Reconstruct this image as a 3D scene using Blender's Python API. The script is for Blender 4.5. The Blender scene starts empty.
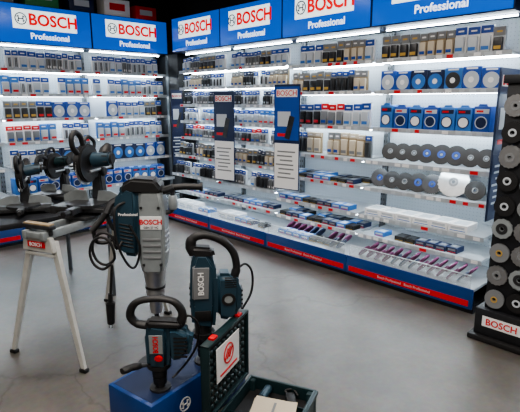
import bpy, bmesh, math, random
from mathutils import Vector, Matrix
R=random.Random(7)
SC=bpy.context.scene
COL=SC.collection
rad=math.radians
try: SC.view_settings.look='AgX - Medium High Contrast'
except Exception: pass
# ------------------------------------------------------------ materials
MATS={}
def mat(name,col,rough=0.5,metal=0.0,emit=0.0,var=0.0,scale=20,alpha=1.0,coat=0.0):
    if name in MATS: return MATS[name]
    m=bpy.data.materials.new(name); m.use_nodes=True
    nt=m.node_tree; b=nt.nodes['Principled BSDF']
    c=(col[0],col[1],col[2],1)
    b.inputs['Base Color'].default_value=c
    b.inputs['Roughness'].default_value=rough
    b.inputs['Metallic'].default_value=metal
    if coat: b.inputs['Coat Weight'].default_value=coat
    if emit>0:
        b.inputs['Emission Color'].default_value=c
        b.inputs['Emission Strength'].default_value=emit
    if var>0:
        tc=nt.nodes.new('ShaderNodeTexCoord'); n=nt.nodes.new('ShaderNodeTexNoise')
        n.inputs['Scale'].default_value=scale; n.inputs['Detail'].default_value=4
        r=nt.nodes.new('ShaderNodeValToRGB')
        r.color_ramp.elements[0].position=0.3; r.color_ramp.elements[1].position=0.7
        r.color_ramp.elements[0].color=(col[0]*(1-var),col[1]*(1-var),col[2]*(1-var),1)
        r.color_ramp.elements[1].color=(min(1,col[0]*(1+var)),min(1,col[1]*(1+var)),min(1,col[2]*(1+var)),1)
        nt.links.new(tc.outputs['Object'],n.inputs['Vector'])
        nt.links.new(n.outputs['Fac'],r.inputs['Fac'])
        nt.links.new(r.outputs['Color'],b.inputs['Base Color'])
    if alpha<1: b.inputs['Alpha'].default_value=alpha
    MATS[name]=m; return m
M_teal=mat('tool_teal_plastic',(0.020,0.052,0.078),0.4,var=.12,scale=8)
M_tealD=mat('case_dark_teal',(0.008,0.027,0.031),0.42,var=.15,scale=12)
M_black=mat('black_rubber',(0.012,0.012,0.013),0.5,var=.2,scale=30)
M_dark=mat('dark_cast_metal',(0.06,0.062,0.066),0.38,0.6,var=.2)
M_silver=mat('brushed_silver',(0.45,0.46,0.47),0.33,0.85,var=.1)
M_lgrey=mat('light_grey_housing',(0.28,0.31,0.32),0.4,0.2,var=.08)
M_cream=mat('cream_painted_steel',(0.5,0.5,0.47),0.45,var=.06)
M_red=mat('brand_red',(0.62,0.01,0.015),0.45)
M_redE=mat('sign_red',(0.75,0.004,0.01),0.5,emit=0.75)
M_white=mat('white_print',(0.8,0.8,0.8),0.5)
M_whiteE=mat('lit_white_acrylic',(0.85,0.95,0.95),0.4,emit=1.1)
M_txtE=mat('lit_white_lettering',(0.8,0.9,1.0),0.4,emit=1.3)
M_blueE=mat('lit_blue_acrylic',(0.004,0.085,0.45),0.3,emit=0.85)
M_blue=mat('brand_blue',(0.01,0.05,0.2),0.35)
M_blueP=mat('package_blue',(0.012,0.065,0.32),0.4)
M_blueL=mat('package_mid_blue',(0.04,0.16,0.46),0.4)
M_navy=mat('navy_paint',(0.008,0.02,0.07),0.45)
M_grey=mat('mid_grey_card',(0.19,0.20,0.21),0.5)
M_pgrey=mat('pale_grey_card',(0.48,0.52,0.56),0.35)
M_yel=mat('ochre_label',(0.5,0.31,0.06),0.5)
M_kraft=mat('kraft_card',(0.3,0.23,0.14),0.7,var=.15)
M_beige=mat('beige_paper',(0.55,0.48,0.37),0.7)
M_purple=mat('maroon_abrasive',(0.13,0.025,0.08),0.75,var=.3,scale=60)
M_green=mat('carton_green',(0.03,0.2,0.07),0.6)
M_shelf=mat('white_shelf_steel',(0.40,0.43,0.46),0.35,0.1,var=.05)
M_up=mat('upright_grey',(0.14,0.155,0.17),0.4,0.5)
M_led=mat('led_tube',(0.86,0.95,1.0),0.4,emit=30)
M_glass=mat('clear_acrylic',(0.75,0.85,0.9),0.08,alpha=0.18)
M_blackP=mat('black_paint',(0.012,0.013,0.016),0.5,var=.2)
M_back=mat('perforated_back_panel',(0.42,0.46,0.50),0.5)
nt=M_back.node_tree; b=nt.nodes['Principled BSDF']
tc=nt.nodes.new('ShaderNodeTexCoord'); vo=nt.nodes.new('ShaderNodeTexVoronoi'); vo.inputs['Scale'].default_value=34; vo.inputs['Randomness'].default_value=0
rp=nt.nodes.new('ShaderNodeValToRGB'); rp.color_ramp.elements[0].position=.14; rp.color_ramp.elements[0].color=(.07,.08,.09,1); rp.color_ramp.elements[1].position=.2; rp.color_ramp.elements[1].color=(.36,.40,.44,1)
nt.links.new(tc.outputs['Object'],vo.inputs['Vector']); nt.links.new(vo.outputs['Distance'],rp.inputs['Fac']); nt.links.new(rp.outputs['Color'],b.inputs['Base Color'])
# floor
M_floor=bpy.data.materials.new('polished_concrete'); M_floor.use_nodes=True
nt=M_floor.node_tree; b=nt.nodes['Principled BSDF']
tc=nt.nodes.new('ShaderNodeTexCoord')
n1=nt.nodes.new('ShaderNodeTexNoise'); n1.inputs['Scale'].default_value=1.5; n1.inputs['Detail'].default_value=10; n1.inputs['Roughness'].default_value=.66
n2=nt.nodes.new('ShaderNodeTexNoise'); n2.inputs['Scale'].default_value=30; n2.inputs['Detail'].default_value=6
r1=nt.nodes.new('ShaderNodeValToRGB'); r1.color_ramp.elements[0].position=.33; r1.color_ramp.elements[1].position=.68
r1.color_ramp.elements[0].color=(.068,.062,.055,1); r1.color_ramp.elements[1].color=(.150,.139,.124,1)
mx=nt.nodes.new('ShaderNodeMix'); mx.data_type='RGBA'; mx.blend_type='OVERLAY'; mx.inputs[0].default_value=.3
rr=nt.nodes.new('ShaderNodeMapRange'); rr.inputs['To Min'].default_value=.22; rr.inputs['To Max'].default_value=.48
L=nt.links.new
L(tc.outputs['Object'],n1.inputs['Vector']); L(tc.outputs['Object'],n2.inputs['Vector']); L(n1.outputs['Fac'],r1.inputs['Fac'])
L(r1.outputs['Color'],mx.inputs[6]); L(n2.outputs['Color'],mx.inputs[7])
vc=nt.nodes.new('ShaderNodeTexVoronoi'); vc.feature='DISTANCE_TO_EDGE'; vc.inputs['Scale'].default_value=.45
wn=nt.nodes.new('ShaderNodeVectorMath'); wn.operation='ADD'; ns=nt.nodes.new('ShaderNodeTexNoise'); ns.inputs['Scale'].default_value=2.5; ns.inputs['Detail'].default_value=6
sc=nt.nodes.new('ShaderNodeVectorMath'); sc.operation='SCALE'; sc.inputs['Scale'].default_value=.4
L(tc.outputs['Object'],ns.inputs['Vector']); L(ns.outputs['Color'],sc.inputs[0]); L(tc.outputs['Object'],wn.inputs[0]); L(sc.outputs[0],wn.inputs[1]); L(wn.outputs[0],vc.inputs['Vector'])
cr=nt.nodes.new('ShaderNodeValToRGB'); cr.color_ramp.elements[0].position=.0; cr.color_ramp.elements[0].color=(.7,.68,.66,1); cr.color_ramp.elements[1].position=.005; cr.color_ramp.elements[1].color=(1,1,1,1)
L(vc.outputs['Distance'],cr.inputs['Fac'])
m2=nt.nodes.new('ShaderNodeMix'); m2.data_type='RGBA'; m2.blend_type='MULTIPLY'; m2.inputs[0].default_value=1
L(mx.outputs[2],m2.inputs[6]); L(cr.outputs['Color'],m2.inputs[7]); L(m2.outputs[2],b.inputs['Base Color'])
L(n1.outputs['Fac'],rr.inputs['Value']); L(rr.outputs['Result'],b.inputs['Roughness'])
# ------------------------------------------------------------ mesh builder
def smooth_pts(pts,n=6):
    P=[Vector(p) for p in pts]
    if len(P)<3: return P
    out=[]
    for i in range(len(P)-1):
        p0=P[max(i-1,0)];p1=P[i];p2=P[i+1];p3=P[min(i+2,len(P)-1)]
        for k in range(n):
            t=k/n
            out.append(0.5*((2*p1)+(p2-p0)*t+(2*p0-5*p1+4*p2-p3)*t*t+(3*p1-p0-3*p2+p3)*t**3))
    out.append(P[-1]); return out
class MB:
    def __init__(s): s.bm=bmesh.new(); s.m=[]
    def add(s,t,m,X=None):
        if X is not None: bmesh.ops.transform(t,matrix=X,verts=t.verts[:])
        if m not in s.m: s.m.append(m)
        i=s.m.index(m); vm={}
        for v in t.verts: vm[v]=s.bm.verts.new(v.co)
        for f in t.faces:
            try: nf=s.bm.faces.new([vm[v] for v in f.verts])
            except ValueError: continue
            nf.material_index=i; nf.smooth=True
        t.free(); return s
    def box(s,c,d,m,bev=0,rot=None,seg=2):
        t=bmesh.new(); bmesh.ops.create_cube(t,size=1)
        bmesh.ops.scale(t,vec=Vector(d),verts=t.verts[:])
        if bev>0: bmesh.ops.bevel(t,geom=t.edges[:],offset=min(bev,min(d)*.49),segments=seg,affect='EDGES',profile=.5)
        X=Matrix.Translation(Vector(c))
        if rot: X=X@Matrix.Rotation(rad(rot[2]),4,'Z')@Matrix.Rotation(rad(rot[1]),4,'Y')@Matrix.Rotation(rad(rot[0]),4,'X')
        return s.add(t,m,X)
    def cyl(s,p0,p1,r0,m,r1=None,seg=16,bev=0):
        p0=Vector(p0);p1=Vector(p1); r1=r0 if r1 is None else r1
        t=bmesh.new(); h=(p1-p0).length
        bmesh.ops.create_cone(t,cap_ends=True,segments=seg,radius1=r0,radius2=r1,depth=h)
        if bev>0:
            es=[e for e in t.edges if abs(abs(e.verts[0].co.z)-h/2)<1e-5 and abs(e.verts[0].co.z-e.verts[1].co.z)<1e-5]
            bmesh.ops.bevel(t,geom=es,offset=bev,segments=2,affect='EDGES')
        q=(p1-p0).to_track_quat('Z','Y').to_matrix().to_4x4()
        return s.add(t,m,Matrix.Translation((p0+p1)/2)@q)
    def tube(s,pts,r,m,seg=8,n=6,sm=True):
        P=smooth_pts(pts,n) if sm else [Vector(p) for p in pts]
        t=bmesh.new(); rings=[]; up=None
        for i,p in enumerate(P):
            d=(P[min(i+1,len(P)-1)]-P[max(i-1,0)]).normalized()
            if up is None:
                a=Vector((0,0,1)) if abs(d.z)<.9 else Vector((1,0,0)); up=(a-d*a.dot(d)).normalized()
            else: up=(up-d*up.dot(d)).normalized()
            w=d.cross(up)
            rr=r[min(i*len(r)//len(P),len(r)-1)] if isinstance(r,(list,tuple)) else r
            rings.append([t.verts.new(p+(up*math.cos(2*math.pi*k/seg)+w*math.sin(2*math.pi*k/seg))*rr) for k in range(seg)])
        for a,b in zip(rings,rings[1:]):
            for k in range(seg): t.faces.new([a[k],a[(k+1)%seg],b[(k+1)%seg],b[k]])
        t.faces.new(rings[0][::-1]); t.faces.new(rings[-1])
        bmesh.ops.recalc_face_normals(t,faces=t.faces[:])
        return s.add(t,m)
    def prof(s,pts,th,m,bev=0,c=(0,0,0),rotz=0):
        t=bmesh.new(); v=[t.verts.new((x,-th/2,z)) for x,z in pts]
        f=t.faces.new(v); g=bmesh.ops.extrude_face_region(t,geom=[f])
        bmesh.ops.translate(t,vec=(0,th,0),verts=[e for e in g['geom'] if isinstance(e,bmesh.types.BMVert)])
        bmesh.ops.recalc_face_normals(t,faces=t.faces[:])
        if bev>0: bmesh.ops.bevel(t,geom=t.edges[:],offset=bev,segments=3,affect='EDGES',clamp_overlap=True)
        return s.add(t,m,Matrix.Translation(Vector(c))@Matrix.Rotation(rad(rotz),4,'Z'))
    def lathe(s,pr,m,c=(0,0,0),seg=24,X=None):
        t=bmesh.new(); rings=[]
        for r,z in pr: rings.append([t.verts.new((max(r,1e-4)*math.cos(2*math.pi*k/seg),max(r,1e-4)*math.sin(2*math.pi*k/seg),z)) for k in range(seg)])
        for a,b in zip(rings,rings[1:]):
            for k in range(seg): t.faces.new([a[k],a[(k+1)%seg],b[(k+1)%seg],b[k]])
        t.faces.new(rings[0][::-1]); t.faces.new(rings[-1])
        bmesh.ops.recalc_face_normals(t,faces=t.faces[:])
        Y=Matrix.Translation(Vector(c)); 
        if X is not None: Y=Y@X
        return s.add(t,m,Y)
    def ring(s,c,ro,ri,th,m,seg=28,axis='Y'):
        t=bmesh.new(); L=[]
        for r,z in ((ro,-th/2),(ro,th/2),(ri,th/2),(ri,-th/2)):
            L.append([t.verts.new((r*math.cos(2*math.pi*k/seg),r*math.sin(2*math.pi*k/seg),z)) for k in range(seg)])
        for j in range(4):
            a=L[j];b=L[(j+1)%4]
            for k in range(seg): t.faces.new([a[k],a[(k+1)%seg],b[(k+1)%seg],b[k]])
        bmesh.ops.recalc_face_normals(t,faces=t.faces[:])
        X=Matrix.Translation(Vector(c))
        if axis=='Y': X=X@Matrix.Rotation(rad(90),4,'X')
        if axis=='X': X=X@Matrix.Rotation(rad(90),4,'Y')
        return s.add(t,m,X)
    def mesh(s,name,ang=38):
        me=bpy.data.meshes.new(name); s.bm.to_mesh(me); s.bm.free()
        for m in s.m: me.materials.append(m)
        try: me.set_sharp_from_angle(angle=rad(ang))
        except Exception: pass
        return me
    def obj(s,name,parent=None,loc=(0,0,0),rot=(0,0,0),**k): return ob(name,s.mesh(name),parent,loc,rot,**k)
def ob(name,me,parent=None,loc=(0,0,0),rot=(0,0,0),label=None,category=None,group=None,kind=None):
    o=bpy.data.objects.new(name,me); COL.objects.link(o)
    o.location=loc; o.rotation_euler=[rad(a) for a in rot]
    if parent: o.parent=parent
    if label: o['label']=label
    if category: o['category']=category
    if group: o['group']=group
    if kind: o['kind']=kind
    return o
def top(name,loc,rot,label,category,group=None): 
    o=ob(name,None,None,loc,rot,label,category,group); o.empty_display_size=.1; return o
TC={}
def text_mesh(body,size,m,off=0.0,ext=0.001,sx=1.0):
    k=(body,size,m.name,off,sx)
    if k in TC: return TC[k]
    cu=bpy.data.curves.new('txt','FONT'); cu.body=body; cu.size=size; cu.align_x='CENTER'; cu.align_y='CENTER'; cu.offset=off; cu.extrude=ext; cu.resolution_u=3
    o=bpy.data.objects.new('txt',cu); COL.objects.link(o)
    bpy.context.view_layer.update()
    me=bpy.data.meshes.new_from_object(o.evaluated_get(bpy.context.evaluated_depsgraph_get()))
    bpy.data.objects.remove(o); bpy.data.curves.remove(cu)
    if sx!=1.0: me.transform(Matrix.Scale(sx,4,(1,0,0)))
    me.materials.clear(); me.materials.append(m); TC[k]=me; return me
def emblem(r,m):
    b=MB(); b.ring((0,0,0),r,r*.84,.003,m)
    for sg in (-1,1):
        b.box((sg*r*.38,0,0),(r*.16,.003,r*1.05),m)
        b.box((sg*r*.56,0,r*.33),(r*.24,.003,r*.13),m,rot=(0,sg*35,0))
        b.box((sg*r*.56,0,-r*.33),(r*.24,.003,r*.13),m,rot=(0,-sg*35,0))
    b.box((0,0,0),(r*.76,.003,r*.16),m)
    return b.mesh('emblem')
# ------------------------------------------------------------ structure
def struct(name,c,d,m):
    return MB().box((0,0,0),d,m).obj(name,loc=c,kind='structure')
M_wall=mat('dark_wall_paint',(0.015,0.016,0.02),0.7,var=.1,scale=4)
M_wallg=mat('grey_wall_paint',(0.25,0.24,0.23),0.7,var=.06,scale=3)
M_ceil=mat('dark_ceiling_paint',(0.015,0.015,0.017),0.8,var=.15,scale=5)
struct('floor',(-3.45,-4.3,-.05),(7.1,9.5,.1),M_floor)
struct('wall_right',(.05,-4.3,1.6),(.1,9.5,3.2),M_wall)
struct('wall_back',(-3.45,.42,1.6),(6.9,.1,3.2),M_wall)
struct('wall_left',(-6.95,-4.3,1.6),(.1,9.5,3.2),M_wallg)
struct('wall_front',(-3.45,-9.0,1.6),(6.9,.1,3.2),M_wallg)
struct('ceiling',(-3.45,-4.3,3.25),(7.1,9.5,.1),M_ceil)
# ------------------------------------------------------------ products
def pack(w,h,top_m,body_m,bub_m,topf=.28,d=.05,accent=None,pins=0,mark=None):
    b=MB(); b.box((0,.012,h/2),(w,.024,h),body_m)
    b.box((0,-.003,h*(1-topf/2)-.001),(w*.99,.006,h*topf-.002),top_m)
    b.box((0,-.0045,h*(1-topf*.55)),(w*.5,.005,h*topf*.2),mark or M_white)
    hb=h*(1-topf)*.86
    b.box((0,-d/2+.01,hb/2+h*.03),(w*.8,d-.02,hb),bub_m,bev=.006)
    if accent: b.box((0,-d+.019,h*.18),(w*.62,.002,h*.13),accent)
    for i in range(pins):
        x=(i-(pins-1)/2)*w*.22
        b.cyl((x,-d+.017,h*.1),(x,-d+.017,hb*.95),.004,M_dark,seg=6)
    return b.mesh('pack')
def carton(w,h,d,m,lab,acc=None):
    b=MB(); b.box((0,d/2,h/2),(w,d,h),m,bev=.002,seg=1)
    b.box((0,-.001,h*.6),(w*.72,.002,h*.32),lab)
    b.box((0,-.001,h*.2),(w*.8,.002,h*.1),acc or M_red)
    b.box((0,d/2,h),(w*.7,d*.6,.002),lab)
    return b.mesh('carton')
def disc_pack(w,m,dm):
    b=MB(); b.box((0,.01,w*.56),(w,.03,w*1.12),m,bev=.001,seg=1)
    b.ring((0,-.008,w*.48),w*.42,w*.12,.008,dm); b.cyl((0,-.003,w*.48),(0,-.014,w*.48),w*.15,M_white,seg=16)
    b.box((0,-.006,w*1.03),(w*.6,.004,w*.08),M_white)
    return b.mesh('disc_pack')
def hole_saw_box(w,h,m,win,lab):
    b=MB(); b.box((0,.07,h*.46),(w,.14,h*.92),m,bev=.006); b.prof([(-w*.3,h*.9),(w*.3,h*.9),(w*.2,h),(-w*.2,h)],.012,m,c=(0,.01,0))
    b.cyl((0,.002,h*.34),(0,-.006,h*.34),w*.33,win,seg=20); b.ring((0,-.007,h*.34),w*.36,w*.31,.004,lab); b.box((0,-.001,h*.74),(w*.8,.003,h*.16),lab); b.box((-w*.12,-.003,h*.74),(w*.4,.003,h*.07),M_red)
    return b.mesh('hole_saw_box')
def blade(r,m,lab,teeth=30,hole=.12,th=.004,lr=.5):
    b=MB(); t=bmesh.new(); n=teeth*2 if teeth else 36
    fr=[];bk=[];fi=[];bi=[]
    for k in range(n):
        a=2*math.pi*k/n; rr=r if (k%2==0 or not teeth) else r*.94
        for L,y,q in ((fr,-th/2,rr),(bk,th/2,rr),(fi,-th/2,r*hole),(bi,th/2,r*hole)): L.append(t.verts.new((q*math.cos(a),y,q*math.sin(a)+r)))
    for k in range(n):
        j=(k+1)%n
        t.faces.new([fr[k],fr[j],fi[j],fi[k]]); t.faces.new([bk[j],bk[k],bi[k],bi[j]]); t.faces.new([fr[j],fr[k],bk[k],bk[j]]); t.faces.new([fi[k],fi[j],bi[j],bi[k]])
    bmesh.ops.recalc_face_normals(t,faces=t.faces[:])
    b.add(t,m); b.ring((0,-th/2-.001,r),r*lr,r*(hole+.04),.002,lab,seg=24)
    return b.mesh('blade')
K={}
def kind(k,name,label,cat,me,w,h): K[k]=(name,label,cat,me,w,h)
kind('bitw','drill_bit_pack','blue-topped pale blister pack with steel drill bits','drill bits',pack(.055,.15,M_blueP,M_white,M_pgrey,pins=2),.055,.15)
kind('bitb','drill_bit_pack','slim blue and grey blister pack of drill bits','drill bits',pack(.05,.15,M_blueP,M_pgrey,M_grey,accent=M_white,pins=1),.05,.15)
kind('bitd','drill_bit_pack','slim dark pack with a long masonry bit','drill bits',pack(.05,.15,M_navy,M_grey,M_dark,accent=M_pgrey,pins=1),.05,.15)
kind('blw','accessory_pack','white blister pack with a blue header card','accessory pack',pack(.075,.145,M_blueP,M_white,M_pgrey,accent=M_blueL),.075,.145)
kind('blb','accessory_pack','blue blister pack with pale grey insert','accessory pack',pack(.075,.14,M_blueL,M_blueL,M_pgrey,accent=M_red),.075,.14)
kind('bld2','accessory_pack','blue header pack with black plastic insert','accessory pack',pack(.07,.14,M_blueP,M_pgrey,M_black,accent=M_red),.07,.14)
kind('bly','screwdriver_bit_set','small grey bit set pack with ochre label','bit set',pack(.07,.15,M_grey,M_pgrey,M_dark,accent=M_yel,topf=.35,mark=M_yel),.07,.15)
kind('blk','saw_blade_pack','kraft and grey card pack of jigsaw blades','saw blades',pack(.06,.155,M_grey,M_kraft,M_beige,accent=M_blueP,topf=.3),.06,.155)
kind('san','sanding_sheet_pack','beige pack of sanding sheets on a hook card','sanding sheets',pack(.09,.23,M_beige,M_kraft,M_beige,accent=M_grey,topf=.2,d=.04),.09,.23)
kind('red','accessory_pack','red and white small accessory pack','accessory pack',pack(.07,.14,M_red,M_white,M_grey,accent=M_blueP),.07,.14)
kind('gry','chisel_pack','dark grey pack holding a steel chisel','chisel',pack(.06,.2,M_blueP,M_grey,M_dark,pins=1,topf=.22),.06,.2)
kind('dsk','cutting_disc_pack','blue square card with pale cutting disc','cutting disc',disc_pack(.125,M_blueP,M_pgrey),.125,.14)
kind('dsr','cutting_disc_pack','blue square card with dark cutting disc','cutting disc',disc_pack(.125,M_blueL,M_dark),.125,.14)
kind('dsb','cutting_disc_pack','blue card with mid blue round disc case','cutting disc',disc_pack(.135,M_navy,M_blueL),.135,.15)
kind('bxb','accessory_carton','blue hang-top carton with round dark window','carton',hole_saw_box(.125,.2,M_blueP,M_navy,M_pgrey),.125,.2)
kind('bxd','accessory_carton','mid blue hang-top carton with white round window','carton',hole_saw_box(.115,.19,M_blueL,M_white,M_navy),.115,.19)
kind('bxw','accessory_carton','low white carton with blue label','carton',carton(.15,.06,.2,M_white,M_pgrey,M_blueL),.15,.06)
kind('bxc','bit_case','flat clear-lid case with blue edge','bit case',carton(.1,.045,.13,M_blueL,M_pgrey,M_red),.1,.045)
kind('bxg','bit_case','flat dark plastic bit case with red label','bit case',carton(.085,.045,.12,M_navy,M_grey,M_red),.085,.045)
kind('bxk','bit_case','flat black bit case with ochre label','bit case',carton(.09,.04,.12,M_black,M_dark,M_yel),.09,.04)
kind('bld','circular_saw_blade','dark toothed circular saw blade with blue centre','saw blade',blade(.085,M_dark,M_blueP,lr=.32),.125,.17)
kind('bls','circular_saw_blade','silver toothed circular saw blade','saw blade',blade(.125,M_silver,M_grey,teeth=24,lr=.3),.19,.25)
kind('grd','grinding_disc','black grinding disc with pale centre label','grinding disc',blade(.078,M_black,M_grey,teeth=0,hole=.14,th=.008,lr=.3),.11,.15)
kind('grg','grinding_disc','dark grinding disc with blue centre','grinding disc',blade(.084,M_black,M_blueP,teeth=0,hole=.14,th=.008,lr=.38),.12,.16)
def flap(m,lab):
    b=MB(); b.lathe([(.012,0),(.058,0),(.062,.004),(.06,.012),(.03,.016),(.012,.016)],m,seg=20); b.ring((0,0,.018),.02,.01,.003,lab,seg=18,axis='Z'); return b.mesh('flap_disc')
kind('flp','flap_disc','maroon abrasive flap disc with grey hub','flap disc',flap(M_purple,M_pgrey),.075,.02)
kind('flb','flap_disc','dark blue abrasive disc with pale hub','flap disc',flap(M_navy,M_pgrey),.075,.02)
def place(k,X,u,y,z,group,rx=0,rz=0,dz=0,s=(1,1,1),ry=0):
    name,label,cat,me,w,h=K[k]
    o=ob(name,me,None,label=label,category=cat,group=group)
    o.matrix_world=X@Matrix.Translation((u,y,z+dz))@Matrix.Rotation(rad(rz),4,'Z')@Matrix.Rotation(rad(ry),4,'Y')@Matrix.Rotation(rad(rx),4,'X')@Matrix.Diagonal((s[0],s[1],s[2],1))
    return o
def fill(X,u0,u1,z,y,kinds,group,H=None,gap=.004,skip=.04,run=(2,4)):
    u=u0; i=R.randrange(len(kinds)); left=R.randint(*run)
    while True:
        if left<=0: i=(i+1)%len(kinds); left=R.randint(*run)
        k=kinds[i]; w=K[k][4]; sz=1; sx=1
        if H: sz=H/K[k][5]; sx=min(1.25,max(.9,sz**.5)); 
        w*=sx
        if u+w>u1: break
        if R.random()>skip:
            if k in('bld','bls','grd','grg'): place(k,X,u+w/2,y+R.uniform(-.004,.004),z,group,rx=-20,rz=14)
            elif k in ('flp','flb'): place(k,X,u+w/2,y,z,group,rx=0,ry=-52,dz=.05)
            else: place(k,X,u+w/2,y+R.uniform(-.006,.006),z,group,rz=R.uniform(-3,3),s=(sx,1,sz*R.uniform(.90,1.0)))
        u+=w+gap+R.uniform(0,.004); left-=1
# ------------------------------------------------------------ shelving
def shelf_mesh(w,d,seed):
    r=random.Random(seed); b=MB()
    b.box((w/2,-d/2-.01,-.009),(w-.05,d-.02,.018),M_shelf)
    b.box((w/2,-d-.004,-.012),(w-.03,.008,.036),M_shelf,bev=.002,seg=1)
    u=.03
    while u<w-.09:
        l=r.choice([.04,.05,.06]); b.box((u+l/2,-d-.009,-.012),(l,.002,.026),r.choice([M_white,M_pgrey,M_red,M_white,M_pgrey])); u+=l+r.uniform(.02,.09)
    return b.mesh('shelf')
_sm={}
def unit(X,rotz,w,zs,depths,basef,label):
    loc=X.to_translation()
    e=top('shelving_unit',loc,(0,0,rotz),label,'shelf unit','wall shelving units')
    MB().box((w/2,-.015,1.18),(w-.05,.02,1.95),M_back).obj('back_panel',e)
    for x in (.013,w-.013):
        b=MB(); b.box((x,-.03,1.08),(.022,.05,2.14),M_up)
        for i in range(34): b.box((x,-.056,.25+i*.055),(.008,.002,.025),M_black)
        b.obj('upright',e)
    for z,d in zip(zs,depths):
        key=(w,d,int(R.random()*3))
        if key not in _sm: _sm[key]=shelf_mesh(w,d,len(_sm)+3)
        sh=ob('shelf',_sm[key],e,(0,0,z))
        if ('led',w) not in _sm: _sm[('led',w)]=MB().box((w/2,0,0),(w-.08,.014,.01),M_led).mesh('light_strip')
        ob('light_strip',_sm[('led',w)],sh,(0,-d+.06,-.024),label='glowing white light strip')
        if z>1.2: ob('light_strip',_sm[('led',w)],sh,(0,-.10,-.024),label='glowing white light strip')
    ob('light_strip',_sm[('led',w)],e,(0,-.20,2.148),label='glowing white light strip')
    b=MB(); b.box((w/2,-basef/2,.19),(w-.004,basef-.01,.02),M_shelf); b.obj('deck',e)
    b=MB(); b.box((w/2,-basef/2-.01,.03),(w-.004,basef-.08,.06),M_blackP); b.obj('kick_board',e)
    b=MB(); b.box((w/2,-basef+.01,.12),(w-.004,.02,.16),M_blue,bev=.003)
    b.box((w/2,-basef-.001,.085),(w-.06,.004,.045),M_red); f=b.obj('fascia',e)
    ob('lettering',text_mesh('Bosch Professional   Bosch Professional',.03,M_pgrey,ext=.0006),f,(w/2,-basef-.0035,.085),(90,0,0))
    b=MB(); b.box((w/2,-basef+.006,.25),(w-.05,.004,.1),M_glass); b.box((w/2,-basef+.006,.302),(w-.05,.006,.005),M_pgrey); b.obj('acrylic_front',e)
    return e
def sign(X,rotz,w,yf):
    e=top('lightbox_sign',X@Vector((0,0,2.16)),(0,0,rotz),'illuminated blue lightbox header with white name panel','sign','header signs')
    b=MB(); b.box((w/2,-yf/2,.205),(w-.006,yf-.01,.41),M_navy); b.obj('housing',e)
    b=MB(); b.box((w/2,-yf-.004,.205),(w-.022,.008,.395),M_blueE,bev=.003); f=b.obj('face_panel',e)
    b=MB(); b.box((w/2,-yf-.011,.255),(w*.66,.006,.2),M_whiteE,bev=.003); p=b.obj('logo_panel',e)
    ob('lettering',text_mesh('BOSCH',.165,M_redE,.0055,.001),p,(w/2+.085,-yf-.0155,.252),(90,0,0),label='bold red lettering')
    ob('emblem',EMB,p,(w/2-.262,-yf-.017,.255))
    ob('lettering',text_mesh('Professional',.088,M_txtE,.0015,.001),f,(w/2+.04,-yf-.0095,.085),(90,0,0),label='white lettering')
EMB=emblem(.062,mat('emblem_grey',(0.03,0.06,0.12),.4))
ys=[-.27,-1.24,-2.22,-3.26,-4.40]
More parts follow.
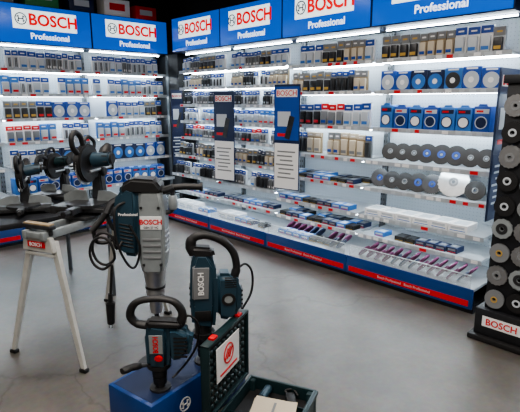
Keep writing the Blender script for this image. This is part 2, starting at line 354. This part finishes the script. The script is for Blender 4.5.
for i in range(5):
    last=i==4
    WR=1.0 if last else round(ys[i]-ys[i+1],4)
    X=Matrix.Translation((0,ys[i]-(.06 if last else 0),0))@Matrix.Rotation(rad(-90),4,'Z')
    if i<2: zs=[1.93,1.72,1.51,1.30,1.09,.86,.62,.40]
    else: zs=[1.90,1.64,1.32,1.04,.80,.56,.38]
    dp=[.30 if z>1.05 else (.40 if z>.7 else .46) for z in zs]
    if last: dp=[.24]*7
    unit(X,-90,WR,zs,dp,.34 if last else .6,'white lit wall shelving bay with blue plinth and red strip')
    sign(X,-90,WR,.38)
    W=WR; u1=W-.03
    if last:
        for z in zs[:4]: fill(X,.05,.55,z,-.16,['blk','blb','bly'],'packs on the end bay shelves',H=.19)
        continue
    if i<2:
        rows=[['blw','bitb','bly'],['bitw','blk','bitd'],['bitw','bitb','bitd'],['blw','blb','bitw'],['bitb','bld2','red'],['blk','bly','bitd'],['bitb','blw','gry'],['bxg','bxc']]
        hs=[.17,.165,.165,.165,.165,.17,.17,None]
        for z,d,kk,H in zip(zs,dp,rows,hs): fill(X,.03,u1,z,-d+.07 ,kk,'packs on the drill bit shelves',H=H)
        fill(X,.05,u1-.02,.2,-.5,['bxc','bxg','bxk','bxw'],'cases on the lower deck')
    elif i==2:
        g='packs on the accessory shelves'
        fill(X,.03,u1,1.90,-.23,['bly','blk','blw'],g,H=.2); fill(X,.03,u1,1.64,-.23,['blk','bly','gry'],g,H=.2)
        fill(X,.03,u1,1.32,-.23,['red','blw','blk','bld2'],g,H=.22); fill(X,.03,u1,1.04,-.23,['san','gry','san','blk'],g,H=.22)
        for z,d in ((.80,.4),(.56,.46),(.38,.46)):
            fill(X,.03,u1,z,-d+.03,['bxg','bxc','bxk'],'cases on the lower trays',run=(1,3)); 
            if z>.7 or z<.5: fill(X,.03,u1,z,-d+.18,['bxg','bxk','bxc'],'cases on the lower trays',run=(1,3))
        fill(X,.08,u1-.05,.2,-.5,['flb','bxc','bxk'],'discs on the lower deck'); fill(X,.08,u1-.05,.2,-.33,['flb','flp'],'discs on the lower deck')
    else:
        g='packs on the disc shelves'
        fill(X,.03,u1,1.90,-.23,['blk','blw','bly'],g,H=.2); fill(X,.03,u1,1.64,-.23,['dsb','dsr','dsk','dsb'],g,H=.17,run=(1,2))
        fill(X,.05,u1,1.32,-.25,['bxb','bxd'],'cartons on the middle shelf',gap=.008,H=.22,run=(1,3))
        fill(X,.08,u1,1.04,-.2,['grd','grg','grd'],'discs leaning on the shelf',skip=0)
        u=.10
        for k in ('bld','grd','grd','grg','bld','bls','grd'):
            if k=='bls': u+=.05
            place(k,X,u,-.3,.80,'blades leaning on the shelf',rx=-20,rz=10); u+=.18 if k=='bls' else .125
        fill(X,.05,u1,.56,-.42,['bxw'],'white cartons on the lit shelf',run=(3,6)); fill(X,.05,u1,.38,-.42,['bxg','bxc','bxk'],'cases on the lower trays')
        for yy in (-.52,-.37): fill(X,.10,u1-.04,.2,yy,['flb','flp'] if yy<-.45 else ['flp'],'discs on the lower deck',skip=0)
WL=1.05
for i in range(3):
    X=Matrix.Translation((-.28-(i+1)*WL,.37,0))
    zs=[1.9,1.63,1.36,1.10,.82,.52]; dp=[.33]*4+[.38,.44]
    unit(X,0,WL,zs,dp,.57,'white lit wall shelving bay stocked with blue packs')
    sign(X,0,WL,.37)
    if i==2: continue
    g='packs on the back wall shelves'
    for j,(z,d) in enumerate(zip(zs,dp)):
        kk=[['blw','bitb','bitw'],['blw','blb','bitw'],['blw','bly','bld2','dsk'],['bitw','blw','red','blb'],['dsk','blw','bitd','dsb'],['bxb','bxd']][j]
        fill(X,.03,WL-.03,z,-d+(.07 if j<5 else .06),kk,g,H=.2)
    fill(X,.06,WL-.05,.2,-.5,['bxw','bxc','bxk'],'cases on the lower deck')
b=MB(); b.box((0,0,1.28),(.2,.5,2.56),M_blackP,bev=.004); b.box((-.104,0,1.28),(.008,.06,2.4),M_up); b.obj('corner_column',loc=(-.13,.1,0),label='black steel column filling the corner between shelves',category='column')
# banners
def banner(name,loc,rot,w,h,label,photo=M_navy,br=True):
    e=top(name,loc,rot,label,'banner')
    b=MB(); b.box((0,0,h/2),(w,.008,h),M_navy,bev=.002,seg=1); b.obj('panel',e)
    b=MB(); b.box((0,-.0055,h*.73),(w*.94,.003,h*.5),photo); b.box((0,-.0055,h*.23),(w*.94,.003,h*.44),M_white if br else M_navy)
    b.box((-w*.1,-.0075,h*.68),(w*.5,.003,h*.14),M_pgrey,bev=.001,seg=1); b.box((w*.12,-.008,h*.60),(w*.2,.004,h*.22),M_dark,rot=(0,15,0)); b.box((-w*.15,-.008,h*.53),(w*.4,.003,h*.03),M_red)
    for i in range(7): b.box((-.02*(i%2),-.0075,h*.37-i*h*.042),(w*(.7-.1*(i%3)),.002,h*.014),M_grey if br else M_pgrey)
    b.obj('print',e)
    b=MB(); b.box((0,-.0075,h*.92),(w*.8,.003,h*.07),M_white); p=b.obj('logo_panel',e)
    ob('lettering',text_mesh('BOSCH',w*.24,M_red,.001,.0006),p,(0,-.0098,h*.918),(90,0,0))
    b=MB(); b.box((0,.03,h*.5),(.02,.055,.02),M_up); b.box((0,.03,h*.85),(.02,.055,.02),M_up); b.obj('bracket',e)
    return e
banner('shelf_banner',(-.53,-1.47,.66),(0,0,-80),.30,1.0,'narrow upright navy advertising board with white lower half')
banner('shelf_banner',(-.53,-2.44,.68),(0,0,-80),.30,1.03,'narrow upright blue advertising board with product picture',M_blueP)
banner('shelf_banner',(-.42,-4.43,.72),(0,0,0),.36,1.05,'dark blue board fixed across the shelving end',br=False)
banner('shelf_banner',(-.28,-.17,.7),(0,0,-20),.16,1.0,'slim dark blue board on the corner column',br=False)
for x,y,w,h,d,m,l in ((-.55,.15,.3,.16,.2,M_red,'red carton lying on the header'),(-.95,.15,.34,.2,.2,M_white,'white carton lying on the header'),(-1.4,.15,.3,.18,.2,M_navy,'navy carton lying on the header'),(-1.85,.15,.36,.22,.2,M_green,'green carton lying on the header'),(-2.3,.15,.3,.17,.2,M_grey,'grey carton lying on the header')):
    b=MB(); b.box((0,0,h/2),(w,d,h),m,bev=.003); b.box((0,-d/2-.001,h*.55),(w*.6,.003,h*.4),M_pgrey if m!=M_white else M_red); b.box((0,0,h),(w*.98,.05,.003),M_beige)
    b.obj('storage_carton',loc=(x,y,2.572),label=l,category='carton',group='cartons on top of the headers')
# ------------------------------------------------------------ disc tower
TX,TY=-.755,-4.72
e=top('disc_display_tower',(TX,TY,0),(0,0,0),'black rotating tower hung with grinding discs','display stand')
b=MB(); b.box((0,0,.02),(.40,.40,.04),M_black,bev=.01); b.box((0,0,.13),(.34,.34,.18),M_blackP,bev=.006); b.obj('base',e)
b=MB(); b.box((0,0,.94),(.26,.26,1.44),M_blackP,bev=.004); b.obj('column',e)
b=MB(); b.box((-.171,0,.14),(.003,.24,.07),M_white); b.box((0,-.171,.14),(.24,.003,.07),M_white); p=b.obj('label_plate',e)
ob('lettering',text_mesh('BOSCH',.06,M_red,.001,.0006),p,(-.174,0,.138),(90,0,-90)); ob('lettering',text_mesh('BOSCH',.06,M_red,.001,.0006),p,(0,-.174,.138),(90,0,0))
b=MB(); b.box((0,0,1.68),(.3,.3,.05),M_blackP,bev=.004); b.obj('cap',e)
dl=[('k','black grinding disc with pale centre hung on the tower',blade(.062,M_black,M_pgrey,0,.18,.006,.40)),('s','silver diamond cutting disc hung on the tower',blade(.066,M_silver,M_grey,16,.16,.004,.45)),('d','grey disc with ochre centre on the tower',blade(.060,M_grey,M_yel,0,.18,.005,.34)),('g','grey toothed disc with dark hub on the tower',blade(.064,M_lgrey,M_dark,12,.2,.006,.55))]
for side in (0,1):
    for row in range(9):
        for c in (-1,1):
            nm,lb,me=dl[(row//2+c+side+R.randrange(2))%4]
            z=.245+row*.152; off=c*.067
            for q in range(2):
                o=ob('grinding_disc',me,None,label=lb,category='grinding disc',group='discs on the display tower')
                if side==0: P=Matrix.Translation((TX-.140-.012*q,TY+off,z+R.uniform(-.008,.008)))@Matrix.Rotation(rad(-90),4,'Z')
                else: P=Matrix.Translation((TX+off,TY-.140-.012*q,z+R.uniform(-.008,.008)))
                o.matrix_world=P
# ------------------------------------------------------------ demolition hammer
def breaker(loc,rz):
    e=top('demolition_hammer',loc,(0,0,rz),'large teal and grey demolition hammer standing upright with coiled cable','power tool')
    b=MB(); b.cyl((0,0,0),(0,0,.018),.13,M_black,bev=.004,seg=28); b.cyl((0,0,.018),(0,0,.12),.035,M_black,r1=.026); b.obj('stand_plate',e)
    b=MB(); b.cyl((0,0,.03),(0,0,.40),.0145,M_dark,seg=6); b.obj('chisel',e)
    b=MB(); b.lathe([(.02,.34),(.034,.345),(.040,.39),(.038,.43),(.052,.44),(.054,.48),(.049,.49),(.058,.54),(.066,.60),(.066,.66)],M_silver,seg=24)
    b.ring((0,0,.505),.058,.04,.012,M_black,axis='Z'); b.cyl((.035,-.045,.46),(.075,-.06,.46),.01,M_dark); b.obj('tool_holder',e)
    b=MB(); b.prof([(-.055,.60),(.06,.60),(.078,.68),(.082,.98),(.066,1.08),(-.05,1.08),(-.065,.98),(-.068,.68)],.155,M_lgrey,bev=.018)
    for i in range(5): b.box((.079,0,.72+i*.03),(.01,.1,.012),M_silver,bev=.002,seg=1)
    for i in range(4): b.box((.01,-.078,.70+i*.035),(.10,.008,.012),M_grey,bev=.002,seg=1)
    for z in (.66,.985):
        for x in (-.04,.055): b.cyl((x,-.07,z),(x,-.083,z),.008,M_dark,seg=10)
    b.obj('gear_housing',e)
    b=MB(); b.prof([(-.19,.76),(-.165,.71),(-.06,.70),(-.055,1.09),(-.12,1.11),(-.175,1.07),(-.195,.97)],.175,M_teal,bev=.028)
    for i in range(7): b.box((-.125,-.087,.77+i*.02),(.075,.006,.009),M_black,bev=.002,seg=1,rot=(0,12,0))
    for i in range(7): b.box((-.19,0,.80+i*.02),(.01,.09,.009),M_black,seg=1)
    mh=b.obj('motor_housing',e)
    b=MB(); b.prof([(-.16,1.06),(.07,1.05),(.075,1.09),(.04,1.135),(-.09,1.145),(-.15,1.11)],.15,M_black,bev=.016); b.obj('top_cover',e)
    b=MB(); b.tube([(.05,0,1.06),(.1,.0,1.075),(.13,0,1.085)],.022,M_dark); b.tube([(.125,0,1.083),(.19,.005,1.088),(.28,.01,1.085)],.0185,M_black,seg=12)
    b.lathe([(.027,0),(.027,.012)],M_black,c=(.275,.01,1.085),X=Matrix.Rotation(rad(90),4,'Y'),seg=16); b.tube([(.07,0,.94),(.115,0,.96),(.12,0,1.07)],.014,M_dark)
    b.lathe([(.02,-.04),(.026,-.03),(.026,.03),(.02,.04)],M_lgrey,c=(.12,0,1.00),seg=14); b.obj('handle',e)
    b=MB(); b.tube([(-.15,-.02,1.03),(-.21,-.04,1.0),(-.235,-.06,.95)],.022,M_dark); b.tube([(-.225,-.055,.97),(-.26,-.07,.92),(-.31,-.1,.86)],.0185,M_black,seg=12)
    b.tube([(-.17,-.03,.86),(-.21,-.04,.86),(-.235,-.055,.94)],.012,M_dark); b.tube([(-.3,-.1,.865),(-.29,-.09,.80),(-.24,-.07,.79),(-.19,-.05,.82)],.011,M_black); b.obj('handle',e)
    b=MB(); b.box((.01,-.079,.90),(.118,.004,.075),M_white,bev=.002,seg=1); p=b.obj('name_plate',e)
    ob('lettering',text_mesh('BOSCH',.038,M_red,.0012,.0006),p,(.01,-.0825,.905),(90,0,0),label='red lettering')
    ob('lettering',text_mesh('GSH 27 VC',.017,M_black,.0002,.0005),p,(.01,-.0825,.875),(90,0,0))
    ob('lettering',text_mesh('Professional',.022,M_white,.0005,.0006),mh,(-.11,-.0895,.95),(90,0,0),label='small white lettering')
    b=MB()
    pts=[(-.15,-.08,.80)]
    for k in range(2):
        for j in range(8):
            a=j/8*2*math.pi
            pts.append((-.235+.065*math.cos(a)-.01*k,-.13-.016*k-.005*j/8,.77-.02*k+.09*math.sin(a)))
    pts+=[(-.2,-.15,.64),(-.21,-.15,.55),(-.215,-.15,.50)]
    b.tube(pts,.0075,M_black,n=5); b.tube([(-.215,-.15,.52),(-.216,-.15,.50),(-.218,-.15,.46)],.013,M_black)
    b.tube([(-.12,-.08,1.02),(-.17,-.12,.98),(-.165,-.14,.82),(-.12,-.12,.68),(-.08,-.1,.66),(-.05,-.11,.78),(-.1,-.115,.9)],.007,M_black,n=5)
    b.obj('power_cable',e)
    b=MB(); b.cyl((-.218,-.15,.47),(-.222,-.15,.34),.026,M_black,r1=.02,bev=.005); b.cyl((-.215,-.15,.35),(-.215,-.15,.315),.004,M_silver); b.cyl((-.231,-.15,.35),(-.231,-.15,.315),.004,M_silver); b.obj('plug',e)
breaker((-2.64,-3.40,0),-43.5)
# ------------------------------------------------------------ rotary hammers
def rotary(loc,rz,s,label,variant):
    e=top('rotary_hammer',loc,(0,0,rz),label,'power tool','rotary hammers on the blue podium'); e.scale=s
    b=MB(); b.lathe([(.045,0),(.045,.012),(.02,.016),(.018,.05)],M_dark,seg=20); b.lathe([(.02,.03),(.028,.035),(.03,.075),(.024,.08),(.031,.085),(.031,.12),(.026,.125)],M_black,seg=20); b.obj('chuck',e)
    if variant:
        b=MB(); b.lathe([(.028,.115),(.036,.13),(.04,.19),(.04,.24)],M_dark,seg=20); b.prof([(-.048,.20),(.05,.18),(.06,.3),(.06,.5),(.03,.56),(-.03,.565),(-.05,.5),(-.054,.3)],.094,M_teal,bev=.02)
        for i in range(4): b.box((-.054,0,.3+i*.03),(.006,.05,.01),M_black)
        b.box((.0,-.049,.26),(.07,.006,.05),M_black,bev=.002)
        b.obj('gear_housing',e)
        b=MB(); b.prof([(.05,.24),(.13,.22),(.165,.26),(.17,.40),(.14,.455),(.05,.46)],.11,M_teal,bev=.03); 
        b.ring((.11,-.056,.34),.03,.018,.006,M_black); b.cyl((.11,-.054,.34),(.11,-.058,.34),.018,M_lgrey)
        for i in range(5): b.box((.17,0,.28+i*.022),(.008,.06,.009),M_black)
        for i in range(5): b.box((.12,-.054,.40+i*.011),(.05,.004,.005),M_black)
        b.obj('motor_housing',e)
        b=MB(); b.prof([(-.045,.34),(.03,.34),(.035,.50),(-.04,.50)],.104,M_grey,bev=.006); p=b.obj('side_cover',e)
        b=MB(); b.tube([(-.03,0,.55),(-.045,0,.59),(-.03,0,.625),(.02,0,.635),(.09,0,.605),(.135,0,.55),(.15,0,.48),(.14,0,.43)],[.025,.023,.02,.018,.018,.017,.017,.02],M_black,seg=12); b.prof([(-.04,.53),(.06,.53),(.05,.58),(-.05,.59)],.07,M_black,bev=.015); b.obj('rear_handle',e)
        ob('lettering',text_mesh('BOSCH',.034,M_white,.0008,.0006),p,(-.005,-.0535,.42),(90,-90,0),label='white lettering')
    else:
        b=MB(); b.lathe([(.026,.115),(.036,.13),(.038,.18)],M_black,seg=20); b.prof([(-.045,.15),(.045,.14),(.055,.3),(.05,.4),(-.03,.415),(-.05,.35)],.085,M_teal,bev=.02); b.obj('gear_housing',e)
        b=MB(); b.prof([(.035,.18),(.12,.2),(.15,.28),(.145,.36),(.09,.40),(.03,.40)],.09,M_teal,bev=.028)
        for i in range(6): b.box((.1,-.045,.23+i*.022),(.055,.006,.009),M_black)
        b.obj('motor_housing',e)
        b=MB(); b.box((.0,-.044,.30),(.055,.004,.11),M_lgrey,bev=.001,seg=1); b.cyl((.01,-.043,.22),(.01,-.055,.22),.017,M_red,bev=.003); p=b.obj('side_label',e)
        ob('lettering',text_mesh('BOSCH',.03,M_red,.0008,.0006),p,(0,-.047,.30),(90,-90,0),label='red lettering')
        b=MB(); b.tube([(-.03,0,.385),(-.085,0,.40),(-.11,0,.45),(-.085,0,.52),(-.01,0,.545),(.07,0,.53),(.105,0,.46),(.09,0,.38)],[.022,.019,.018,.018,.018,.018,.018,.02],M_black,seg=12); b.prof([(-.05,.38),(.11,.38),(.10,.42),(-.04,.43)],.07,M_black,bev=.014); b.obj('rear_handle',e)
    b=MB(); b.ring((0,0,.15),.05,.03,.022,M_black,axis='Z'); b.tube([(-.045,-.01,.15),(-.06,-.02,.155),(-.08,-.03,.16)],.010,M_dark); b.tube([(-.075,-.028,.16),(-.10,-.055,.17),(-.13,-.09,.175)],[.017,.019,.017,.019,.016],M_black,seg=12); b.obj('side_handle',e)
    b=MB()
    if variant: pp=[(.14,.02,.44),(.19,.05,.47),(.225,.07,.42),(.225,.08,.32),(.19,.08,.24),(.14,.08,.16),(.09,.07,.06),(.06,.07,.01)]
    else: pp=[(.08,0,.39),(.12,.04,.42),(.16,.05,.36),(.15,.06,.22),(.1,.07,.1),(.06,.08,.03),(.04,.06,.012)]
    b.tube(pp,.0055,M_black); b.obj('power_cable',e)
    return e
PH=.265
rotary((-2.69,-3.925,PH+.001),-36,(1.12,1.12,1.04),'tall teal rotary hammer standing nose-down with grey side cover',True)
rotary((-2.975,-3.970,PH+.001),-44,(1.08,1.08,.80),'dark teal rotary hammer standing nose-down with loop handle',False)
e=top('display_podium',(-2.785,-3.861,0),(0,0,10.4),'low blue display podium carrying rotary hammers','podium')
b=MB(); b.box((0,0,PH/2),(.66,.30,PH-.002),M_blue,bev=.008); b.obj('body',e)
b=MB(); b.box((0,0,PH-.0015),(.62,.26,.003),M_navy); b.obj('top_mat',e)
ob('emblem',emblem(.035,M_white),e,(-.13,-.1515,.17))
# ------------------------------------------------------------ open case
e=top('tool_case',(-2.599,-4.284,0),(0,0,23.5),'open dark teal plastic tool case with upright lid','tool case')
b=MB(); w,d,h,t=.42,.36,.15,.014
b.box((0,0,t/2+.004),(w,d,t),M_tealD,bev=.004)
for sx in (-1,1): b.box((sx*(w/2-t/2),0,h/2+.002),(t,d,h),M_tealD,bev=.004)
for sy in (-1,1): b.box((0,sy*(d/2-t/2),h/2+.002),(w,t,h),M_tealD,bev=.004)
for sx in (-1,1):
    for sy in (-1,1): b.box((sx*(w/2-.02),sy*(d/2-.02),h/2),(.045,.045,h-.01),M_tealD,bev=.008)
b.box((0,-d/2-.002,h-.012),(w+.008,.014,.022),M_tealD,bev=.004); b.box((w/2+.002,0,h-.012),(.014,d,.022),M_tealD,bev=.004); b.box((-w/2-.002,0,h-.012),(.014,d,.022),M_tealD,bev=.004)
b.obj('body',e)
b=MB(); b.box((0,0,.085),(w-.035,d-.035,.008),M_black)
b.box((-.07,0,.107),(.006,d-.04,.04),M_tealD); b.box((.06,.06,.107),(.24,.006,.04),M_tealD); b.box((.08,-.07,.107),(.006,.2,.04),M_tealD); b.obj('inner_tray',e)
b=MB(); lh=.36; lt=.045; y0=d/2+.006
b.box((0,y0+lt-.006,h+lh/2+.005),(w,.010,lh),M_tealD,bev=.004)
for sx in (-1,1): b.box((sx*(w/2-.007),y0+lt/2,h+lh/2+.005),(.014,lt,lh),M_tealD,bev=.004)
for zz in (h+.012,h+lh-.002): b.box((0,y0+lt/2,zz),(w,lt,.014),M_tealD,bev=.004)
b.box((0,y0+lt*.6,h+lh/2),(w-.03,.02,lh-.03),M_black)
for i in range(9):
    for j in range(8): b.box((-w/2+.045+i*.041,y0+lt*.36,h+.045+j*.038),(.028,.016,.026),M_tealD,bev=.006,seg=1)
b.cyl((-w/2+.04,y0+.02,h),(w/2-.04,y0+.02,h),.008,M_black)
ld=b.obj('lid',e)
b=MB(); b.box((-.03,y0-.002,h+.235),(.23,.004,.17),M_white,bev=.001,seg=1); st=b.obj('sticker',ld,label='white sticker with red emblem')
b=MB(); b.ring((-.03,y0-.0055,h+.25),.05,.043,.003,M_red)
for k in (-1,0,1): b.box((-.03+k*.022,y0-.0055,h+.25),(.009,.003,.06),M_red,rot=(0,35,0))
b.box((-.03,y0-.0055,h+.175),(.17,.003,.009),M_red); b.obj('emblem',ld)
for x in (-.13,.13):
    b=MB(); b.box((x,y0+lt/2,h+lh+.008),(.04,.03,.016),M_red,bev=.004); b.obj('latch',ld)
b=MB(); b.box((0,0,.003),(.15,.21,.002),M_beige,rot=(0,0,12)); b.box((.004,.003,.006),(.14,.2,.002),M_beige,rot=(2,-2,8)); b.box((0,0,.0078),(.09,.012,.001),M_grey,rot=(2,-2,8))
b.obj('instruction_sheets',loc=(-2.58,-4.31,.130),rot=(0,0,23.5),label='folded beige instruction papers in the case',category='paper')
b=MB(); b.cyl((-.05,0,.025),(.05,0,.025),.022,M_teal,bev=.004); b.cyl((.05,0,.025),(.075,0,.025),.014,M_black); b.cyl((-.075,0,.025),(-.05,0,.025),.018,M_black)
b.obj('dust_nozzle',loc=(-2.50,-4.17,.090),rot=(0,0,23.5),label='dark round tool attachment in the case',category='tool attachment')
b=MB(); b.box((0,0,.022),(.1,.05,.044),M_black,bev=.012); b.tube([(.03,0,.03),(.06,.02,.04),(.07,-.02,.04),(.03,-.04,.03)],.006,M_black)
b.obj('battery_charger',loc=(-2.45,-4.30,.090),rot=(0,0,50),label='black compact charger lying in the case',category='charger')
# ------------------------------------------------------------ saw stand
e=top('saw_stand',(-2.716,-2.735,0),(0,0,23),'cream steel folding saw stand with splayed legs','work stand')
b=MB(); 
for y in (-.07,.07): b.box((0,y,.80),(.9,.03,.05),M_lgrey,bev=.006)
for x in (-.43,-.1,.25,.43): b.box((x,0,.80),(.03,.14,.035),M_lgrey,bev=.004)
b.obj('rail',e)
for sx in (-1,1):
    for sy in (-1,1):
        b=MB(); p0=Vector((sx*.38,sy*.085,.76)); p1=Vector((sx*.43,sy*.285,.02))
        t=bmesh.new(); A=[];B=[]
        for (q,ww) in ((p0,.021),(p1,.014)):
            for a,c in ((-1,-1),(1,-1),(1,1),(-1,1)): (A if q is p0 else B).append(t.verts.new(q+Vector((a*ww*.7,c*ww,0))))
        t.faces.new(A[::-1]); t.faces.new(B)
        for k in range(4): t.faces.new([A[k],A[(k+1)%4],B[(k+1)%4],B[k]])
        bmesh.ops.recalc_face_normals(t,faces=t.faces[:]); b.add(t,M_cream); b.box((p1.x,p1.y,.012),(.035,.05,.024),M_black,bev=.006); b.obj('leg',e)
for sx in (-1,1):
    b=MB(); b.prof([(-.12,.70),(.12,.70),(.105,.79),(-.105,.79)],.03,M_cream,bev=.004,c=(sx*.41,0,0),rotz=90); b.box((sx*.41,0,.68),(.02,.22,.018),M_cream,bev=.004)
    b.box((sx*.43,0,.745),(.006,.13,.034),M_red)
    eb=b.obj('end_bracket',e)
    if sx<0: ob('lettering',text_mesh('BOSCH',.030,M_white,.0008,.0006),eb,(-.4345,0,.744),(90,0,-90))
b=MB(); b.box((-.40,0,.845),(.05,.22,.025),M_dark,bev=.006); b.box((-.40,0,.861),(.04,.20,.01),M_kraft,bev=.002); b.cyl((-.40,-.09,.80),(-.40,-.09,.84),.012,M_dark); b.cyl((-.40,.09,.80),(-.40,.09,.84),.012,M_dark); b.obj('work_support',e)
b=MB(); b.box((.02,0,.835),(.34,.22,.02),M_dark,bev=.004); b.obj('tool_mount',e)
# ------------------------------------------------------------ miter saws
def miter(loc,rz,s,label,head=0,body=M_teal):
    e=top('miter_saw',loc,(0,0,rz),label,'miter saw','miter saws on display'); e.scale=(s,s,s)
    b=MB(); b.prof([(-.25,0),(-.2,0),(-.19,.02),(.19,.02),(.2,0),(.25,0),(.25,.055),(-.25,.055)],.26,M_dark,bev=.006); b.obj('base',e)
    b=MB(); b.cyl((0,-.02,.05),(0,-.02,.075),.15,M_dark,bev=.004,seg=32); b.prof([(-.03,.03),(.03,.03),(.03,.072),(-.03,.072)],.14,M_dark,bev=.004,c=(0,-.2,0)); b.cyl((0,-.27,.05),(0,-.34,.05),.02,M_black,bev=.004); b.obj('turntable',e)
    b=MB()
    for sx in (-1,1): b.prof([(sx*.03,.06),(sx*.24,.06),(sx*.24,.11),(sx*.15,.15),(sx*.05,.15)],.014,M_lgrey,bev=.002,c=(0,.05,0))
    b.obj('fence',e)
    b=MB(); b.prof([(-.05,.05),(.05,.05),(.04,.2),(.03,.3),(-.03,.3),(-.04,.2)],.08,M_dark,bev=.012,c=(0,.15,0)); b.cyl((-.06,.15,.28),(.06,.15,.28),.035,M_dark,bev=.005)
    for x in (-.03,.03): b.cyl((x,-.02,.30),(x,.30,.30),.011,M_silver)
    b.box((0,.30,.30),(.1,.02,.05),M_black,bev=.006); b.obj('arm',e)
    H=Matrix.Translation((0,.0,.36))@Matrix.Rotation(rad(head),4,'X')
    def hd(bb,n,**k):
        me=bb.mesh(n); me.transform(H); return ob(n,me,e,**k)
    b=MB(); b.cyl((-.028,-.0,.0),(.028,0,0),.14,M_black,bev=.01,seg=36); b.box((0,.06,-.03),(.05,.16,.08),M_dark,bev=.01); b.cyl((-.034,0,0),(-.028,0,0),.05,M_dark,seg=20); b.ring((-.029,0,0),.125,.10,.006,M_dark,axis='X'); hd(b,'blade_guard')
    me=blade(.125,M_silver,M_red,40,.1,.003); me.transform(Matrix.Rotation(rad(90),4,'Z')@Matrix.Translation((0,0,-.125))); me.transform(H@Matrix.Translation((0,-.012,-.04))); ob('saw_blade',me,e)
    b=MB(); b.cyl((.028,.02,.03),(.17,.03,.05),.055,body,r1=.048,bev=.01,seg=20); b.cyl((.17,.03,.05),(.185,.03,.05),.044,M_black,bev=.006)
    for k in range(8):
        a=k*math.pi/4; b.box((.14,.03+.052*math.cos(a),.05+.052*math.sin(a)),(.04,.008,.008),M_black)
    hd(b,'motor_housing')
    b=MB(); b.tube([(0,-.08,.10),(0,-.13,.15),(0,-.2,.16),(0,-.235,.11),(0,-.20,.05),(0,-.13,.03)],.019,M_black,seg=10); b.tube([(0,.06,.12),(0,.05,.18),(0,-.04,.19),(0,-.09,.13)],.013,M_black,seg=8); hd(b,'handle')
    b=MB(); b.box((-.031,-.02,.07),(.003,.11,.035),M_white); hd(b,'name_plate')
    b=MB(); b.lathe([(.02,0),(.045,.03),(.05,.1),(.03,.16)],M_black,c=(.02,.17,.36),X=Matrix.Rotation(rad(-50),4,'X'),seg=14); b.obj('dust_bag',e)
miter((-2.70,-2.73,.846),-55,.88,'dark sliding miter saw with raised head on a stand',head=-25)
miter((-2.87,-1.96,.742),-25,.78,'black compound miter saw with teal motor',head=-6)
miter((-2.50,-1.62,.742),-60,.78,'dark teal miter saw with lowered head',head=14,body=M_tealD)
miter((-3.12,-1.62,.742),-35,.74,'black miter saw with short handle',head=10,body=M_black)
e=top('work_table',(-2.82,-1.80,0),(0,0,0),'black steel table holding miter saws','table')
b=MB(); b.box((0,0,.72),(1.05,.95,.04),M_blackP,bev=.006); b.obj('table_top',e)
for x in (-.48,.48):
    for y in (-.43,.43):
        b=MB(); b.box((x,y,.35),(.03,.03,.70),M_up,bev=.004); b.obj('leg',e)
# ------------------------------------------------------------ lights
def area(loc,size,en,col=(1,.92,.84),sy=None):
    l=bpy.data.lights.new('ceiling_light','AREA'); l.energy=en; l.size=size; l.color=col
    o=bpy.data.objects.new('ceiling_light',l); COL.objects.link(o); o.location=loc; return o
area((-2.6,-2.6,3.15),1.0,44); area((-3.4,-4.6,3.15),1.0,56); area((-1.9,-5.4,3.15),1.0,38); area((-5.0,-2.6,3.15),1.0,34); area((-5.0,-6.6,3.15),1.0,70)
w=bpy.data.worlds.new('world'); SC.world=w; w.use_nodes=True; w.node_tree.nodes['Background'].inputs[0].default_value=(.6,.68,.8,1); w.node_tree.nodes['Background'].inputs[1].default_value=.15
# ------------------------------------------------------------ camera
cd=bpy.data.cameras.new('camera'); cd.lens=480/520*36; cd.sensor_width=36; cd.clip_start=.05
co=bpy.data.objects.new('camera',cd); COL.objects.link(co); co.location=(-4.004,-5.718,1.55); co.rotation_euler=(rad(77.7),0,rad(-43.5)); SC.camera=co
